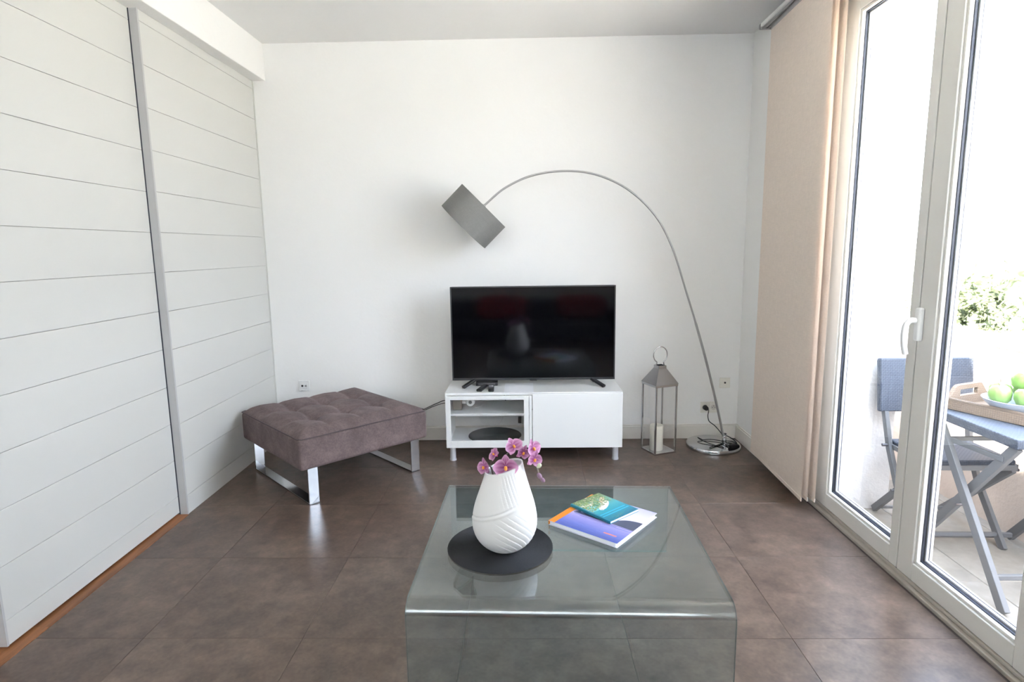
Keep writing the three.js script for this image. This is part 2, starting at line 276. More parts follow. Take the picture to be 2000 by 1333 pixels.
// ---------------------------------------------------------------- coffee table
const TT = 0.346;
{
  const t = thing('coffee_table', 'bent clear glass coffee table with waterfall ends', 'coffee table', [0.140, 0, -2.195], -0.0235);
  const hd = 0.498, R = 0.055, th = 0.012, prof = [];
  // outline of the bent sheet in (z, y): outer then inner
  const arc = (cz, cy, r, a0, a1, n) => { const o = []; for (let i = 0; i <= n; i++) { const a = a0 + (a1 - a0) * i / n; o.push([cz + r * Math.cos(a), cy + r * Math.sin(a)]); } return o; };
  const outer = [[hd, 0.0005], ...arc(hd - R, TT - R, R, 0, Math.PI / 2, 14), ...arc(-hd + R, TT - R, R, Math.PI / 2, Math.PI, 14), [-hd, 0.0005]];
  const inner = [[-hd + th, 0.0005], ...arc(-hd + R, TT - R, R - th, Math.PI, Math.PI / 2, 14), ...arc(hd - R, TT - R, R - th, Math.PI / 2, 0, 14), [hd - th, 0.0005]];
  const hw = 0.515, sheet = (pts) => { const pos = [], nor = [], idx = [];
    for (let i = 0; i < pts.length; i++) { const a = pts[Math.max(0, i - 1)], b = pts[Math.min(pts.length - 1, i + 1)], dz = b[0] - a[0], dy = b[1] - a[1], L = Math.hypot(dz, dy); for (const x of [-hw, hw]) { pos.push(x, pts[i][1], pts[i][0]); nor.push(0, -dz / L, dy / L); } }
    for (let i = 0; i + 1 < pts.length; i++) { const a = i * 2; idx.push(a, a + 1, a + 2, a + 1, a + 3, a + 2); }
    const g = new THREE.BufferGeometry(); g.setAttribute('position', new THREE.Float32BufferAttribute(pos, 3)); g.setAttribute('normal', new THREE.Float32BufferAttribute(nor, 3)); g.setIndex(idx);
    const c = g.toNonIndexed(), p = c.attributes.position, n = c.attributes.normal;   // make the winding agree with the normals
    for (let i = 0; i < p.count; i += 3) { const A = V().fromBufferAttribute(p, i), B = V().fromBufferAttribute(p, i + 1), C = V().fromBufferAttribute(p, i + 2), f = B.clone().sub(A).cross(C.clone().sub(A)); if (f.dot(V().fromBufferAttribute(n, i)) < 0) for (const at of [p, n]) for (let k = 0; k < 3; k++) { const tmp = at.array[(i + 1) * 3 + k]; at.array[(i + 1) * 3 + k] = at.array[(i + 2) * 3 + k]; at.array[(i + 2) * 3 + k] = tmp; } }
    return c; };
  const glass = pane(lin(0.86, 0.935, 0.95), { ior: 1.75 });
  mesh('glass_sheet', merge([sheet(outer), sheet(inner)]), glass, t);
  const edgeMat = P(lin(0.10, 0.19, 0.17), 0.08, { clearcoat: 1, clearcoatRoughness: 0.05 });
  for (const x of [-hw, hw]) {                      // polished edges: the sheet's thickness seen end-on
    const pos = [], idx = [];
    for (let i = 0; i < outer.length; i++) { const o = outer[i], q = inner[inner.length - 1 - i]; pos.push(x, o[1], o[0], x, q[1], q[0]); }
    for (let i = 0; i + 1 < outer.length; i++) { const a = i * 2; x > 0 ? idx.push(a, a + 1, a + 2, a + 1, a + 3, a + 2) : idx.push(a, a + 2, a + 1, a + 1, a + 2, a + 3); }
    const g = new THREE.BufferGeometry(); g.setAttribute('position', new THREE.Float32BufferAttribute(pos, 3)); g.setIndex(idx); g.computeVertexNormals();
    const e = mesh('edge', g, edgeMat, t); e.userData.label = 'polished green glass edge';
  }
  for (const z of [hd - th / 2, -hd + th / 2]) mesh('foot_edge', span(-hw, hw, 0, 0.0012, z - th / 2, z + th / 2), edgeMat, t);
}

// ---------------------------------------------------------------- placemats
function ringMat(r, th) { const pr = [[0, 0]]; pr.push([r - 0.002, 0], [r, th * 0.5]); const n = Math.round(r / 0.0035); for (let i = n; i >= 0; i--) { const q = (r - 0.001) * i / n; pr.push([q, th], [Math.max(0, q - 0.0018), th - 0.0011]); } pr.push([0, th]); return lathe(pr, 72); }
{
  const g = ringMat(0.196, 0.004);
  solo('placemat', 'round black woven placemat under the white vase', 'placemat', g, M.mat, [-0.100, TT + 0.0004, -2.075], 0, { group: 'black placemats' });
  solo('placemat', 'black placemat lying inside the television cabinet', 'placemat', ringMat(0.190, 0.004), M.mat, [-0.222, 0.1195, -4.120], 0, { group: 'black placemats' });
}

// ---------------------------------------------------------------- vase and orchid
const VX = -0.081, VZ = -2.062, VY = TT + 0.0045;
{
  const H = 0.312, nT = 180, nA = 256, pos = [], idx = [], col = [];
  const prof = (t) => { // radius along height
    const k = [[0, 0.048], [0.02, 0.062], [0.07, 0.083], [0.15, 0.1035], [0.25, 0.116], [0.35, 0.1195], [0.45, 0.1165], [0.56, 0.109], [0.68, 0.0975], [0.80, 0.0855], [0.90, 0.0762], [1, 0.0685]];
    let i = 0; while (i < k.length - 2 && t > k[i + 1][0]) i++;
    const p0 = k[Math.max(0, i - 1)], p1 = k[i], p2 = k[i + 1], p3 = k[Math.min(k.length - 1, i + 2)], u = (t - p1[0]) / (p2[0] - p1[0]), dx = p2[0] - p1[0];
    const m1 = (p2[1] - p0[1]) / (p2[0] - p0[0] || 1) * dx, m2 = (p3[1] - p1[1]) / (p3[0] - p1[0] || 1) * dx;
    return (2 * u ** 3 - 3 * u * u + 1) * p1[1] + (u ** 3 - 2 * u * u + u) * m1 + (-2 * u ** 3 + 3 * u * u) * p2[1] + (u ** 3 - u * u) * m2;
  };
  const ss = THREE.MathUtils.smoothstep;
  const relief = (t, a) => {                          // a: angle, 0 towards +z, positive to +x (degrees)
    let d = 0; const tc = 0.43 + 0.0017 * (a + 80) + 0.0000022 * (a + 80) ** 2;
    const m = ss(a, -120, -70) * (1 - ss(a, 8, 32));
    d -= 0.0030 * m * Math.exp(-(((t - tc) / 0.011) ** 2)); d += 0.0022 * m * Math.exp(-(((t - tc + 0.022) / 0.016) ** 2));
    const low = ss(a, -22, 12) * (1 - ss(a, 80, 110)) * (1 - ss(t, 0.42, 0.56)) * ss(t, 0.03, 0.12);
    const x = (t + 0.0042 * a + 0.000018 * a * a) * 12.5, sx = x - Math.floor(x);
    d -= 0.0026 * low * Math.pow(1 - sx, 2.2);
    const up = ss(a, -14, 8) * (1 - ss(a, 55, 85)) * ss(t, 0.58, 0.70) * (1 - ss(t, 0.93, 0.99));
    const y = (t * 0.55 + 0.0105 * a) * 11, sy = y - Math.floor(y);
    d -= 0.0020 * up * Math.pow(1 - sy, 2.2);
    return d;
  };
  const rows = [];
  for (let j = 0; j <= nT; j++) rows.push([j / nT, 0]);
  for (let j = 0; j <= 40; j++) rows.push([1 - 0.9 * (j / 40), 1]);
  rows.forEach(([t, inside]) => { for (let i = 0; i <= nA; i++) { const a = (i / nA) * 2 * Math.PI, deg = ((a / RAD + 180) % 360) - 180;
    const r = inside ? Math.max(0.01, prof(t) - 0.006) : prof(t) + relief(t, deg), hh = H * (1 + 0.062 * Math.sin(a) * t * t) - (inside ? 0 : 0);
    pos.push(Math.sin(a) * r, t * hh + (inside && t > 0.99 ? 0.001 : 0), Math.cos(a) * r); } });
  for (let j = 0; j + 1 < rows.length; j++) for (let i = 0; i < nA; i++) { const a = j * (nA + 1) + i, b = a + 1, c = a + nA + 1, d = c + 1; idx.push(a, b, c, b, d, c); }
  const bc = pos.length / 3; pos.push(0, 0, 0); for (let i = 0; i < nA; i++) idx.push(bc, i + 1, i);
  const g = new THREE.BufferGeometry(); g.setAttribute('position', new THREE.Float32BufferAttribute(pos, 3)); g.setIndex(idx); g.computeVertexNormals();
  solo('vase', 'white matt ceramic vase with carved ribs on coffee table', 'vase', g, M.ceramic, [VX, VY, VZ]);
}
{
  const o = thing('orchid_spray', 'pink and magenta orchid spray standing in the white vase', 'flowers', [VX, VY, VZ]);
  const petalMat = new THREE.MeshPhysicalMaterial({ color: lin(1, 1, 1), roughness: 0.6, vertexColors: true, transmission: 0.25, thickness: 0, side: THREE.DoubleSide });
  const lipMat = S(lin(0.62, 0.05, 0.22), 0.5), yel = S(lin(0.85, 0.36, 0.05), 0.5), green = S(lin(0.16, 0.13, 0.10), 0.6), bud = S(lin(0.55, 0.58, 0.40), 0.6), budP = S(lin(0.25, 0.15, 0.22), 0.6);
  function petal(L, W, cup, wave) {
    const nu = 12, nv = 10, pos = [], idx = [], colr = [];
    for (let j = 0; j <= nv; j++) { const v = j / nv, w = W * Math.pow(Math.sin(Math.PI * Math.pow(v, 0.75) * 0.96 + 0.05), 0.7); for (let i = 0; i <= nu; i++) { const s = (i / nu) * 2 - 1;
      pos.push(s * w / 2, v * L, cup * (s * s * 0.6 * (w / W) + v * v) - wave * Math.sin(s * 5 + v * 4) * 0.12 * L);
      const e = Math.max(Math.abs(s) ** 3, v ** 4), vein = 0.5 + 0.5 * Math.cos(s * 26), k = (1 - e) * (0.55 + 0.45 * vein) * (1.15 - 0.6 * v);
      colr.push(0.76 - 0.46 * k, 0.42 - 0.40 * k, 0.64 - 0.46 * k); } }
    for (let j = 0; j < nv; j++) for (let i = 0; i < nu; i++) { const a = j * (nu + 1) + i, b = a + 1, c = a + nu + 1, d = c + 1; idx.push(a, b, c, b, d, c); }
    const g = new THREE.BufferGeometry(); g.setAttribute('position', new THREE.Float32BufferAttribute(pos, 3)); g.setAttribute('color', new THREE.Float32BufferAttribute(colr, 3)); g.setIndex(idx); g.computeVertexNormals(); return g;
  }
  const broad = petal(0.036, 0.046, 0.008, 0.05), narrow = petal(0.036, 0.026, 0.006, 0.03), lip = petal(0.020, 0.016, -0.012, 0);
  const F = [ // x, y, z (from the vase base), scale, facing (x, y, z), roll
    [-0.066, 0.322, 0.030, 0.95, [-0.75, 0.15, 0.65], 0.3], [-0.034, 0.352, -0.020, 0.72, [-0.5, 0.3, 0.4], 0.9], [0.008, 0.326, 0.045, 1.25, [0.05, 0.25, 1], 0.0],
    [0.036, 0.388, 0.000, 0.95, [0.2, 0.5, 0.85], 0.5], [0.068, 0.366, 0.002, 0.85, [0.55, -0.1, 0.7], -0.5], [0.104, 0.376, -0.010, 1.0, [0.7, 0.25, 0.6], 0.2], [0.108, 0.342, 0.008, 0.95, [0.6, 0.0, 0.75], -0.4],
  ];
  for (const [x, y, z, s, f, roll] of F) {
    const fl = new THREE.Group(); fl.name = 'bloom'; fl.position.set(x, y, z); fl.scale.setScalar(s);
    const q = new THREE.Quaternion().setFromUnitVectors(V(0, 0, 1), V(...f).normalize()); fl.quaternion.copy(q).multiply(new THREE.Quaternion().setFromAxisAngle(V(0, 0, 1), roll)); o.add(fl);
    for (const [ang, g, back] of [[90, broad, 0.002], [-90, broad, 0.002], [0, narrow, -0.002], [128, narrow, -0.002], [-128, narrow, -0.002]]) { const p = mesh('petal', g, petalMat, fl); p.rotation.z = ang * RAD; p.position.z = back; }
    const lp = mesh('lip', lip, lipMat, fl); lp.rotation.set(0.5, 0, Math.PI); lp.position.set(0, -0.002, 0.007);
    mesh('throat', rbox(0.009, 0.013, 0.009, 0, -0.002, 0.009, 0.004, 2), yel, fl);
  }
  mesh('stem', tube([[0.0, 0.03, 0], [-0.01, 0.20, 0.0], [-0.02, 0.31, 0.0], [0.01, 0.355, -0.008], [0.06, 0.372, -0.012], [0.104, 0.360, -0.012], [0.118, 0.318, -0.006], [0.128, 0.276, 0], [0.134, 0.262, 0]], 0.0028, 70, 8), green, o);
  mesh('stem', tube([[0.0, 0.03, 0.01], [-0.03, 0.22, 0.01], [-0.045, 0.31, 0.01], [-0.062, 0.325, 0.02]], 0.0026, 40, 8), green, o);
  const eg = (r, L) => { const g = new THREE.SphereGeometry(r, 16, 12); g.scale(1, L, 1); return g; };
  for (const [x, y, z, r, L, m, rot] of [[0.127, 0.316, 0.004, 0.0085, 1.25, bud, -0.9], [0.129, 0.277, 0.002, 0.0085, 1.5, budP, 0.5], [0.140, 0.262, 0.003, 0.0075, 1.5, budP, 0.7]]) { const b = mesh('bud', eg(r, L), m, o); b.position.set(x, y, z); b.rotation.z = rot; }
}

// ---------------------------------------------------------------- books
function canvasTex(w, h, draw) { const c = document.createElement('canvas'); c.width = w; c.height = h; draw(c.getContext('2d'), w, h); const t = new THREE.CanvasTexture(c); t.colorSpace = THREE.SRGBColorSpace; t.needsUpdate = true; return t; }
function topPrint(w, d, y) { const g = new THREE.PlaneGeometry(w, d); g.rotateX(-Math.PI / 2); g.translate(0, y, 0); return g; }
{
  const coverA = canvasTex(512, 536, (c, w, h) => {
    let g = c.createLinearGradient(0, 0, 0, h); g.addColorStop(0, '#b9b4e0'); g.addColorStop(0.3, '#ded8ee'); g.addColorStop(0.46, '#efe0e8'); g.addColorStop(0.58, '#c2b2d6'); g.addColorStop(0.68, '#9c94cc'); g.addColorStop(0.86, '#6a76c0'); g.addColorStop(1, '#4658a6'); c.fillStyle = g; c.fillRect(0, 0, w, h);
    c.fillStyle = '#3a3f5e'; c.beginPath(); c.moveTo(56, 318); c.lineTo(80, 282); c.lineTo(104, 300); c.lineTo(132, 276); c.lineTo(168, 306); c.lineTo(196, 286); c.lineTo(240, 312); c.lineTo(340, 318); c.lineTo(340, 326); c.lineTo(56, 326); c.fill();
    c.fillStyle = '#4a5166'; c.beginPath(); c.moveTo(330, 318); c.quadraticCurveTo(360, 240, 420, 216); c.quadraticCurveTo(470, 198, 512, 202); c.lineTo(512, 330); c.lineTo(330, 324); c.fill();
    c.fillStyle = '#5a64a8'; c.fillRect(70, 332, 442, 7); c.fillStyle = '#4f5590'; c.fillRect(120, 346, 280, 4); c.fillStyle = '#7f86c8'; c.fillRect(300, 354, 212, 10);
    for (let i = 0; i < 90; i++) { c.fillStyle = rnd() < 0.5 ? 'rgba(70,80,170,0.25)' : 'rgba(200,190,240,0.25)'; c.fillRect(rnd() * w, 300 + rnd() * 230, 20 + rnd() * 60, 2); }
    c.fillStyle = '#e5867e'; c.fillRect(372, 452, 92, 14); c.fillStyle = '#e98a1f'; c.fillRect(0, 0, 46, h);
  });
  const coverB = canvasTex(400, 500, (c, w, h) => {
    let g = c.createLinearGradient(0, 0, 0, h); g.addColorStop(0, '#6d8560'); g.addColorStop(0.12, '#7f9470'); g.addColorStop(0.5, '#4aa8b0'); g.addColorStop(0.75, '#1d8da0'); g.addColorStop(1, '#176f86'); c.fillStyle = g; c.fillRect(0, 0, w, h);
    c.fillStyle = '#7cc7cc'; c.beginPath(); c.ellipse(70, 210, 80, 60, 0.4, 0, 7); c.fill(); c.fillStyle = '#eadfd6'; c.beginPath(); c.ellipse(90, 130, 70, 28, 0.2, 0, 7); c.fill(); c.beginPath(); c.ellipse(220, 230, 120, 40, -0.5, 0, 7); c.fill(); c.fillStyle = '#d9b9a2'; c.beginPath(); c.ellipse(300, 130, 80, 22, -0.6, 0, 7); c.fill();
    for (let i = 0; i < 420; i++) { const x = 20 + rnd() * 350, y = 6 + rnd() * 250 - (x - 60) * 0.22; c.fillStyle = ['#5c7d3c', '#7f9c52', '#4b6a38', '#93a566', '#c9b89a'][Math.floor(rnd() * 5)]; c.beginPath(); c.ellipse(x, y, 4 + rnd() * 10, 3 + rnd() * 6, rnd() * 3, 0, 7); c.fill(); }
    c.fillStyle = '#3f8f9c'; for (let i = 0; i < 60; i++) c.fillRect(rnd() * w, 270 + rnd() * 220, 10 + rnd() * 40, 3);
    c.fillStyle = '#36b4d6'; c.fillRect(20, 352, 350, 14); c.fillRect(20, 388, 360, 14); c.fillStyle = '#1b7f94'; c.fillRect(0, 0, 18, h);
    c.fillStyle = '#4d8a80'; for (let i = 0; i < 40; i++) c.fillRect(90 + rnd() * 160, 430 + rnd() * 50, 6 + rnd() * 20, 4);
  });
  const a = thing('photo_book', 'large lavender seascape book with orange spine on coffee table', 'book', [0.311, TT + 0.0006, -2.280], -38.5 * RAD);
  mesh('page_block', rbox(0.300, 0.0145, 0.318, -0.002, 0.009, 0, 0.001, 1), M.paper, a);
  const coverEdge = S(lin(0.72, 0.73, 0.82), 0.35), orange = S(lin(0.75, 0.26, 0.025), 0.4);
  mesh('back_cover', rbox(0.312, 0.0016, 0.326, 0, 0.0009, 0, 0.0005, 1), coverEdge, a);
  const fc = mesh('front_cover', rbox(0.312, 0.0016, 0.326, 0, 0.0172, 0, 0.0005, 1), coverEdge, a);
  const pr = mesh('cover_print', topPrint(0.311, 0.325, 0.01815), P(lin(0.88, 0.88, 0.88), 0.32, { map: coverA }), fc); pr.userData.label = 'lavender seascape print';
  mesh('spine', rbox(0.003, 0.0178, 0.326, -0.1562, 0.009, 0, 0.001, 1), orange, a);
  const b = thing('booklet', 'small teal coast booklet lying on the larger book', 'book', [0.3235, TT + 0.0192, -2.352], 41 * RAD);
  mesh('page_block', rbox(0.172, 0.009, 0.216, 0.001, 0.0056, 0, 0.001, 1), M.paper, b);
  const teal = S(lin(0.02, 0.20, 0.27), 0.4);
  mesh('back_cover', rbox(0.175, 0.001, 0.22, 0, 0.0006, 0, 0.0004, 1), teal, b);
  const f2 = mesh('front_cover', rbox(0.175, 0.001, 0.22, 0, 0.0106, 0, 0.0004, 1), teal, b);
  mesh('cover_print', topPrint(0.1745, 0.2195, 0.01125), P(lin(0.88, 0.88, 0.88), 0.3, { map: coverB }), f2);
  mesh('spine', rbox(0.0016, 0.011, 0.22, -0.0872, 0.0056, 0, 0.0005, 1), teal, b);
}

// ---------------------------------------------------------------- ottoman
{
  const o = thing('ottoman', 'tufted grey brown suede ottoman on chrome sled legs', 'ottoman', [-1.262, 0, -3.768], 45 * RAD);
  // local axes: +z is the edge facing the viewer's lower left (L-F side is -x.. ), square cushion
  const W = 0.872, y0 = 0.222, y1 = 0.408;
  const body = new RoundedBoxGeometry(W, y1 - y0, W, 4, 0.022); body.translate(0, (y0 + y1) / 2, 0);
  mesh('body', uvm(body), M.suede, o);
  const n = 132, pos = [], idx = [], uv = [], half = W / 2 - 0.004;
  const top = (u, v) => {                             // u across three cells, v across four cells, each 0..1
    const eu = Math.min(u, 1 - u), ev = Math.min(v, 1 - v), edge = Math.min(1, Math.min(eu, ev) / 0.10);
    const su = Math.min(Math.abs(u - 1 / 3), Math.abs(u - 2 / 3)), sv = Math.min(Math.abs(v - 0.25), Math.abs(v - 0.5), Math.abs(v - 0.75));
    let h = 0.034 * Math.pow(edge, 0.6);
    const rough = 0.0022 * (fbm(u, v, 7, 3, 211) - 0.5) * edge;
    h -= 0.011 * edge * Math.exp(-((su / 0.022) ** 2)) * (0.55 + 0.45 * Math.exp(-((sv / 0.08) ** 2))); h -= 0.011 * edge * Math.exp(-((sv / 0.020) ** 2)) * (0.55 + 0.45 * Math.exp(-((su / 0.10) ** 2)));
    h -= 0.024 * Math.exp(-((su / 0.055) ** 2) - ((sv / 0.048) ** 2));
    h += 0.007 * edge * Math.min(1, su / 0.16) + 0.006 * edge * Math.min(1, sv / 0.12);
    return h + rough;
  };
  for (let j = 0; j <= n; j++) for (let i = 0; i <= n; i++) { const u = i / n, v = j / n, x = (u - 0.5) * 2, z = (v - 0.5) * 2, cr = 0.05; // round the corners of the top a little
    let px = x * half, pz = z * half; const ax = Math.abs(px) - (half - cr), az = Math.abs(pz) - (half - cr); if (ax > 0 && az > 0) { const m = Math.max(ax, az), L = Math.hypot(ax, az), k = m / L; px = Math.sign(px) * (half - cr + ax * k); pz = Math.sign(pz) * (half - cr + az * k); }
    pos.push(px, y1 - 0.004 + Math.max(0, top(v, u)), pz); uv.push(px, pz); }
  for (let j = 0; j < n; j++) for (let i = 0; i < n; i++) { const a = j * (n + 1) + i, b = a + 1, c = a + n + 1, d = c + 1; idx.push(a, c, b, b, c, d); }
  const g = new THREE.BufferGeometry(); g.setAttribute('position', new THREE.Float32BufferAttribute(pos, 3)); g.setAttribute('uv', new THREE.Float32BufferAttribute(uv, 2)); g.setIndex(idx); g.computeVertexNormals();
  mesh('tufted_top', g, M.suede, o);
  const ring = []; const hh = half + 0.003, c = 0.03; for (const [sx, sz, a0] of [[1, 1, 0], [-1, 1, 90], [-1, -1, 180], [1, -1, 270]]) for (let k = 0; k <= 5; k++) { const a = (a0 + k * 18) * RAD; ring.push(V(sx * (hh - c) + c * Math.cos(a), y1 - 0.001, sz * (hh - c) + c * Math.sin(a))); }
  mesh('piping', new THREE.TubeGeometry(new THREE.CatmullRomCurve3(ring, true, 'catmullrom', 0.1), 240, 0.0035, 8, true), M.piping, o);
  for (let s = 0; s < 6; s++) { const u = (s % 2 ? 2 : 1) / 3, v = 0.25 * (1 + Math.floor(s / 2)); const b = mesh('button', new THREE.SphereGeometry(0.008, 14, 8), M.suede, o); b.scale.y = 0.4; b.position.set((v - 0.5) * 2 * half, y1 - 0.004 + Math.max(0, top(u, v)) + 0.0005, (u - 0.5) * 2 * half); }
  // sled frames: flat chrome straps in planes of constant local x
  for (const x of [-0.352, 0.352]) {
    const w = 0.062, t = 0.010, zl = 0.40, l = mesh('leg', merge([rbox(w, 0.222, t, x, 0.112, zl, 0.002), rbox(w, 0.222, t, x, 0.112, -zl, 0.002), rbox(w, t, 2 * zl + t, x, 0.0065, 0, 0.002)]), M.steel, o);
    l.userData.label = 'chrome sled leg';
    for (const z of [-zl, zl]) mesh('glide', rbox(w * 0.9, 0.002, 0.02, x, 0.001, z * 0.97, 0.0008, 1), M.blackMatte, o);
  }
}

// ---------------------------------------------------------------- television cabinet
const CX0 = -0.546, CX1 = 0.655, CZ0 = -4.315, CZ1 = -3.915, CY0 = 0.100, CY1 = 0.486, CMX = 0.045;
{
  const c = thing('tv_cabinet', 'low white television cabinet with one glass door', 'cabinet');
  const t = 0.018;
  mesh('top_panel', span(CX0, CX1, CY1 - t, CY1, CZ0, CZ1, 0.0015), M.lacquer, c);
  mesh('bottom_panel', span(CX0 + t, CX1 - t, CY0, CY0 + t, CZ0, CZ1, 0.0015), M.lacquer, c);
  for (const x of [CX0, CX1 - t]) mesh('side_panel', span(x, x + t, CY0, CY1 - t, CZ0, CZ1, 0.0015), M.lacquer, c);
  mesh('divider', span(CMX - 0.020, CMX - 0.002, CY0 + 0.004, CY1 - t, CZ0, CZ1 + 0.015, 0.0015), M.lacquer, c);
  mesh('back_panel', span(CMX + t / 2, CX1 - t, CY0 + t, CY1 - t, CZ0 + 0.002, CZ0 + 0.008), M.lacquer, c);
  mesh('shelf', span(CX0 + t, CMX - 0.020, 0.318, 0.334, CZ0 + 0.03, CZ1 - 0.02, 0.0015), M.lacquer, c);
  const d1 = mesh('door', span(CMX + 0.0015, CX1 - 0.001, CY0 + 0.001, CY1 - 0.006, CZ1 + 0.001, CZ1 + 0.017, 0.0015), M.lacquer, c);
  d1.userData.label = 'plain white flap door';
  // glass door: inset frame with pane
  const fx0 = CX0 + 0.003, fx1 = CMX - 0.023, fy0 = CY0 + 0.003, fy1 = CY1 - 0.020, fw = 0.034;
  const d2 = new THREE.Group(); d2.name = 'glass_door'; c.add(d2); d2.userData.label = 'white framed glass door';
  mesh('frame', merge([span(fx0, fx0 + fw, fy0, fy1, CZ1 + 0.001, CZ1 + 0.017, 0.002), span(fx1 - fw, fx1, fy0, fy1, CZ1 + 0.001, CZ1 + 0.017, 0.002), span(fx0 + fw, fx1 - fw, fy0, fy0 + fw + 0.015, CZ1 + 0.001, CZ1 + 0.017, 0.002), span(fx0 + fw, fx1 - fw, fy1 - fw + 0.007, fy1, CZ1 + 0.001, CZ1 + 0.017, 0.002)]), M.lacquer, d2);
  mesh('pane', span(fx0 + fw - 0.003, fx1 - fw + 0.003, fy0 + fw, fy1 - fw + 0.008, CZ1 + 0.008, CZ1 + 0.0085), M.glass, d2);
  for (const x of [CX0 + 0.040, CX1 - 0.040]) for (const z of [CZ1 - 0.035, CZ0 + 0.045]) mesh('leg', merge([cyl(0.0205, 0.0205, 0.088, x, 0.056, z, 28), cyl(0.023, 0.023, 0.012, x, 0.006, z, 28)]), M.silverPaint, c);
}
{ // things in and on the cabinet
  const tv = thing('television', 'wide black flat screen television on the white cabinet', 'television', [0.057, CY1, -4.10]);
  const w = 1.142, y0 = 0.045, y1 = 0.705;
  mesh('back_shell', merge([rbox(w - 0.006, y1 - y0, 0.026, 0, (y0 + y1) / 2, -0.016, 0.006), rbox(w * 0.6, 0.36, 0.03, 0, y0 + 0.22, -0.04, 0.01)]), M.black, tv);
  mesh('bezel', merge([span(-w / 2, -w / 2 + 0.009, y0, y1, -0.004, 0.004, 0.002), span(w / 2 - 0.009, w / 2, y0, y1, -0.004, 0.004, 0.002), span(-w / 2 + 0.009, w / 2 - 0.009, y1 - 0.009, y1, -0.004, 0.004, 0.002), span(-w / 2 + 0.009, w / 2 - 0.009, y0, y0 + 0.016, -0.004, 0.004, 0.002)]), S(lin(0.03, 0.031, 0.033), 0.35), tv);
  const sc = mesh('screen', span(-w / 2 + 0.008, w / 2 - 0.008, y0 + 0.014, y1 - 0.008, -0.003, 0.001), M.screen, tv); sc.userData.label = 'dark glossy screen, switched off';
  mesh('sensor_bar', rbox(0.05, 0.006, 0.006, 0.0, y0 - 0.002, 0.0, 0.002), M.black, tv);
  for (const s of [-1, 1]) mesh('foot', merge([bar([s * 0.405, 0.052, -0.012], [s * 0.490, 0.009, 0.068], 0.030, 0.018, V(0, 1, 0), 0.004), bar([s * 0.405, 0.052, -0.02], [s * 0.440, 0.008, -0.105], 0.022, 0.016, V(0, 1, 0), 0.004)]), M.black, tv);
  const bx = thing('set_top_box', 'small black media box beneath the television', 'media box', [-0.275, CY1, -4.165], 0.03);
  mesh('case', rbox(0.155, 0.026, 0.11, 0, 0.0145, 0, 0.004), M.black, bx); mesh('port_plate', rbox(0.12, 0.014, 0.002, 0, 0.014, 0.055, 0.0005, 1), M.darkMetal, bx);
  const keyMat = S(lin(0.10, 0.10, 0.11), 0.5), keyW = S(lin(0.6, 0.6, 0.62), 0.5);
  const remote = (label, x, z, turn, light) => { const r = thing('remote_control', label, 'remote', [x, CY1, z], turn, { group: 'remote controls on the cabinet' }); mesh('case', rbox(0.040, 0.018, 0.165, 0, 0.0095, 0, 0.008, 3), M.black, r);
    for (let j = 0; j < 6; j++) for (let i = -1; i <= 1; i++) mesh('key', rbox(0.007, 0.003, 0.006, i * 0.0105, 0.019, -0.06 + j * 0.016, 0.001, 1), light && j > 1 && j < 4 ? keyW : keyMat, r); };
  remote('black remote control with dark keys under the television', -0.298, -4.015, -0.22, false);
  remote('black remote control with pale keys under the television', -0.236, -4.010, 0.04, true);
  solo('paper_sheet', 'white paper sheet lying flat on the cabinet top', 'paper', pbox(0.20, 0.0008, 0.29, 0, 0.0006, 0), M.paper, [-0.045, CY1, -4.055]);
  const ad = thing('power_adapter', 'dark box with white plug on the cabinet shelf', 'adapter', [-0.478, 0.334, -4.06]);
  mesh('case', rbox(0.066, 0.075, 0.075, 0, 0.038, 0, 0.006), S(lin(0.16, 0.14, 0.11), 0.5), ad);
  mesh('plug_arm', rbox(0.03, 0.022, 0.022, 0.045, 0.052, 0.01, 0.004), M.white, ad);
  mesh('plug_head', (() => { const g = cyl(0.032, 0.028, 0.03, 0, 0, 0, 28); g.rotateX(Math.PI / 2); g.translate(0.092, 0.055, 0.012); return g; })(), M.white, ad);
  mesh('plug_socket', (() => { const g = cyl(0.012, 0.012, 0.002, 0, 0, 0, 20); g.rotateX(Math.PI / 2); g.translate(0.092, 0.055, 0.028); return g; })(), S(lin(0.15, 0.15, 0.14), 0.6), ad);
  solo('white_cable', 'thin white cable looping inside the cabinet', 'cable', tube([[-0.36, 0.338, -4.08], [-0.33, 0.337, -4.10], [-0.31, 0.337, -4.2], [-0.36, 0.332, -4.345], [-0.37, 0.24, -4.36], [-0.34, 0.16, -4.36], [-0.28, 0.125, -4.35], [-0.2, 0.14, -4.35], [-0.16, 0.22, -4.36], [-0.17, 0.34, -4.36]], 0.0018, 90, 6), M.white);
  solo('black_cable', 'black cable sagging behind the cabinet shelf', 'cable', tube([[-0.16, 0.36, -4.345], [-0.13, 0.27, -4.35], [-0.06, 0.235, -4.35], [0.0, 0.235, -4.35], [0.06, 0.25, -4.35]], 0.0035, 40, 8), M.blackMatte);
  const s = thing('wall_socket', 'white wall socket seen inside the cabinet, with dark plug', 'socket', [-0.025, 0.165, ZB + 0.014]); mesh('plate', rbox(0.08, 0.08, 0.010, 0, 0, 0.005, 0.003), M.white, s); mesh('plug', rbox(0.024, 0.045, 0.035, -0.02, 0, 0.027, 0.004), M.blackMatte, s);
